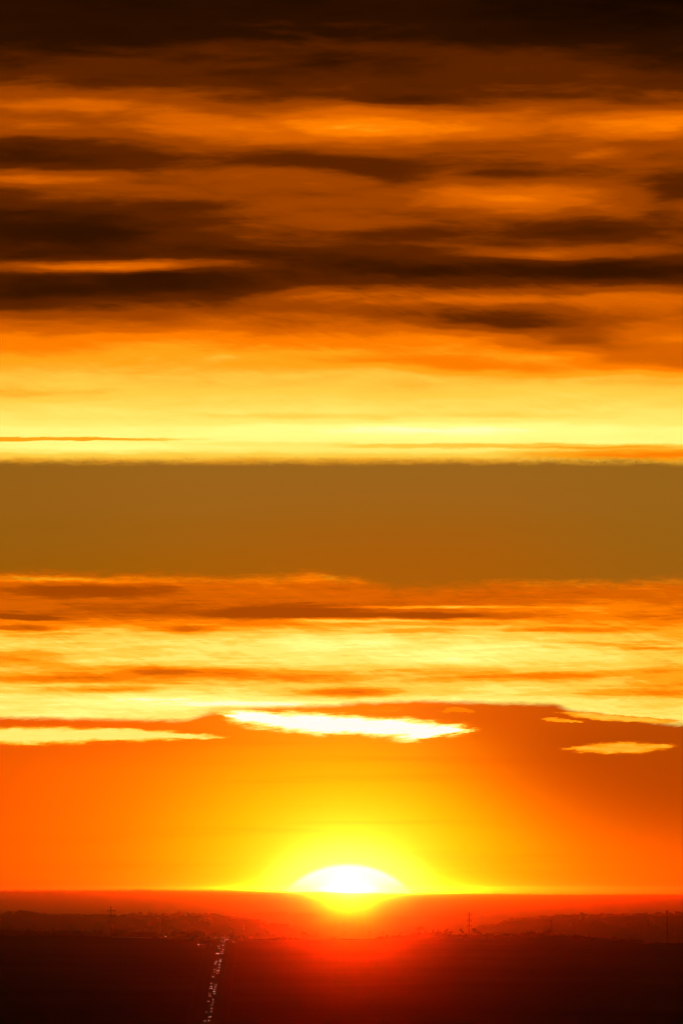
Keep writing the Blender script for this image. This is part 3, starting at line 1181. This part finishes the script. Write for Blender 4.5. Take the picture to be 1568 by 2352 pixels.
a, b_ = D1(1118, 525)
street_lamp('amber lamp alone on the skyline below the hazy lattice tower', a, b_, 'a', CY + 100, .75)
a, b_ = D5(732, 295)
street_lamp('amber lamp above the tiny house at the road top', a, b_, 'a', CY + 60, .6)
for (x, y, k, lab) in ((401, 470, 'b', 'brightest white lamp, leftmost in the short row left of the road'),
                       (436, 470, 'v', 'faint lamp, second from the left in the short row'),
                       (478, 468, 'v', 'faint lamp, third from the left in the short row'),
                       (520, 468, 'v', 'faint lamp, fourth from the left in the short row'),
                       (630, 460, 'v', 'faint lamp close to the road, right end of the row'),
                       (660, 460, 'v', 'faintest lamp beside the road, last in the row'),
                       (815, 340, 'a', 'orange lamp at the left edge of the road top glow'),
                       (990, 342, 'r', 'red lamp at the right edge of the road top glow'),
                       (906, 326, 'r', 'red lamp above the white lights at the road top'),
                       (875, 336, 'a', 'orange lamp in the middle of the road top glow')):
    a, b_ = D5(x, y)
    street_lamp(lab, a, b_, k, CY + 50 if y < 350 else None, .42 if k == 'b' else .36)

# ------------------------------------------------------------------ cars with their headlights on
# (left light x, right light x, y, left state, right state); states: b bright, m lit, d dim, v faint, a amber
CARS = [(512, 547, 1906, 'b', 'm'), (598, 633, 1900, 'b', 'v'), (606, 641, 1830, 'b', 'b'), (543, 575, 1735, 'm', 'v'), (628, 662, 1727, 'd', 'm'),
        (635, 668, 1663, 'm', 'm'), (649, 675, 1597, 'd', 'd'), (577, 606, 1530, 'v', 'm'), (676, 702, 1498, 'm', 'd'), (670, 698, 1545, 'v', 'v'),
        (605, 633, 1425, 'v', 'a'), (603, 630, 1383, 'v', 'v'), (690, 724, 1385, 'm', 'b'), (687, 722, 1339, 'b', 'm'), (700, 736, 1296, 'm', 'd'),
        (618, 656, 1280, 'm', 'b'), (711, 745, 1251, 'm', 'd'), (624, 660, 1243, 'v', 'm'), (718, 753, 1210, 'v', 'a'), (639, 667, 1188, 'm', 'a'),
        (667, 692, 1055, 'd', 'm'), (753, 784, 992, 'd', 'd'), (688, 718, 962, 'v', 'm'), (750, 788, 946, 'm', 'b'), (693, 721, 919, 'v', 'm'),
        (785, 811, 883, 'd', 'm'), (789, 816, 823, 'a', 'b'), (712, 743, 808, 'm', 'm'), (718, 747, 783, 'v', 'd'), (722, 752, 760, 'd', 'b'),
        (807, 838, 767, 'm', 'd'), (805, 834, 743, 'm', 'm'), (812, 840, 722, 'd', 'm'), (745, 787, 617, 'b', 'm'), (836, 868, 608, 'm', 'm'),
        (836, 867, 569, 'd', 'd'), (862, 887, 536, 'v', 'm'), (784, 806, 514, 'd', 'm'), (775, 800, 472, 'm', 'v'), (793, 820, 450, 'v', 'm'),
        (867, 892, 453, 'b', 'd'), (887, 908, 391, 'm', 'd'), (821, 848, 377, 'v', 'a'), (851, 875, 360, 'a', 'v'), (909, 937, 352, 'b', 'b'),
        (961, 985, 341, 'b', 'a'), (1057, 1100, 393, 'a', 'a')]


def car_proto(pm, idx):
    t = thing('car', 'car', 'car', (0, 0, 0), 'cars driving down the hill with headlights on')
    # local: front towards -Y
    prof = [(-2.2, .35), (2.15, .35), (2.2, .75), (2.1, 1.0), (1.35, 1.05), (-1.0, .98), (-1.9, .85), (-2.2, .7)]
    bd = MB().prism(prof, -.88, .88)
    bd.build('car_body', pm, t)
    MB().prism([(1.45, 1.052), (1.0, 1.46), (-.25, 1.47), (-.95, .99)], -.76, .76).build('window', m_glass, t)
    MB().prism([(.95, 1.462), (.9, 1.50), (-.2, 1.51), (-.25, 1.475)], -.7, .7).build('roof', pm, t)
    for sx in (-1, 1):
        for yw in (-1.35, 1.35):
            wb = MB().bar((sx * .70, yw, .33), (sx * .90, yw, .33), .33, .33, 14)
            wo_ = wb.build('wheel', m_rubber, t)
            MB().bar((sx * .901, yw, .33), (sx * .92, yw, .33), .18, .18, 10).build('rim', m_steel, wo_)
    hm = MB().bar((0, 0, 0), (0, .06, 0), .26, .26, 10)
    for sx in (-1, 1):
        hb = MB().bar((0, -.03, 0), (0, .03, 0), .115, .11, 12)
        hb.build('headlight', lampm['m'], t, (sx * .72, -2.24, .72))
    return t


ORD = ['first', 'second', 'third', 'fourth', 'fifth', 'sixth', 'seventh', 'eighth', 'ninth', 'tenth', 'eleventh', 'twelfth', 'thirteenth', 'fourteenth',
       'fifteenth', 'sixteenth', 'seventeenth', 'eighteenth', 'nineteenth', 'twentieth', 'twenty-first', 'twenty-second', 'twenty-third', 'twenty-fourth',
       'twenty-fifth', 'twenty-sixth', 'twenty-seventh', 'twenty-eighth']
protos = [car_proto(p, i) for i, p in enumerate(paints)]
used = [False] * len(protos)


def lane_mid(y):
    pts = sorted((b2, a2) for a2, b2 in ROADC)
    return interp(pts, y)


cnt = {'left': 0, 'right': 0}
WORD = {'b': 'bright white', 'm': 'white', 'd': 'dim', 'v': 'faint', 'a': 'amber'}
for i, (xa, xb, y, ka, kb) in enumerate(CARS):
    k = (i * 3 + i // 4) % len(protos)
    a, b2 = D5((xa + xb) / 2, y)
    X, Y, Z = hit(a, b2 + .55 if y > 400 else b2 + .3)
    sep = (xb - xa) / 5.227 * .6272 / F * Y
    if used[k]:
        o = copy_tree(protos[k], (X, Y, gz(X, Y) + .36))
    else:
        o = protos[k]
        used[k] = True
        o.location = (X, Y, gz(X, Y) + .36)
    s = max(.82, min(1.2, sep / 1.40))
    o.scale = (s, s, s)
    side = 'left' if (xa + xb) / 2 < lane_mid(y) else 'right'
    if y < 400:
        lab = {45: 'brightest pair of white headlights, at the very top of the road', 46: 'car at the road top, white lamp left and amber lamp right',
               47: 'car with two amber lights turning off right of the road top', 42: 'highest car but one cluster, white left and dim right headlight'}.get(i + 1)
        lab = lab or ('car just under the road top glow with one amber light on its ' + ('right' if kb == 'a' else 'left'))
        if i + 1 == 42:
            lab = 'topmost car of the right carriageway, just below the bright cluster'
    else:
        cnt[side] += 1
        lab = '%s car from the bottom, %s carriageway, left light %s, right light %s' % (ORD[cnt[side] - 1], side, WORD[ka], WORD[kb])
    o['label'] = lab
    hl = [c for c in o.children if c.name.startswith('headlight')]
    hl.sort(key=lambda c: c.location.x)
    for c, kk in zip(hl, (ka, kb)):
        c.location.x = math.copysign(min(sep / 2 / s, .86), c.location.x)
        c.material_slots[0].link = 'OBJECT'
        c.material_slots[0].material = lampm[kk]

# ------------------------------------------------------------------ haze
hz = MB().box(-9700, 9700, -450, 139500, CZ - 142.5, CZ + 40).build('haze', m_glass)
hz['kind'] = 'stuff'
hz['label'] = 'warm evening haze filling the valley air'
hz['category'] = 'haze'
hm = bpy.data.materials.new('haze_air')
hm.use_nodes = True
hm.cycles.homogeneous_volume = True
ht = hm.node_tree
ht.nodes.clear()
pv = ht.nodes.new('ShaderNodeVolumePrincipled')
pv.inputs['Color'].default_value = (1.0, .68, .48, 1)
pv.inputs['Density'].default_value = 1.5e-5
pv.inputs['Anisotropy'].default_value = .9983
out = ht.nodes.new('ShaderNodeOutputMaterial')
ht.links.new(pv.outputs[0], out.inputs['Volume'])
hz.data.materials.clear()
hz.data.materials.append(hm)
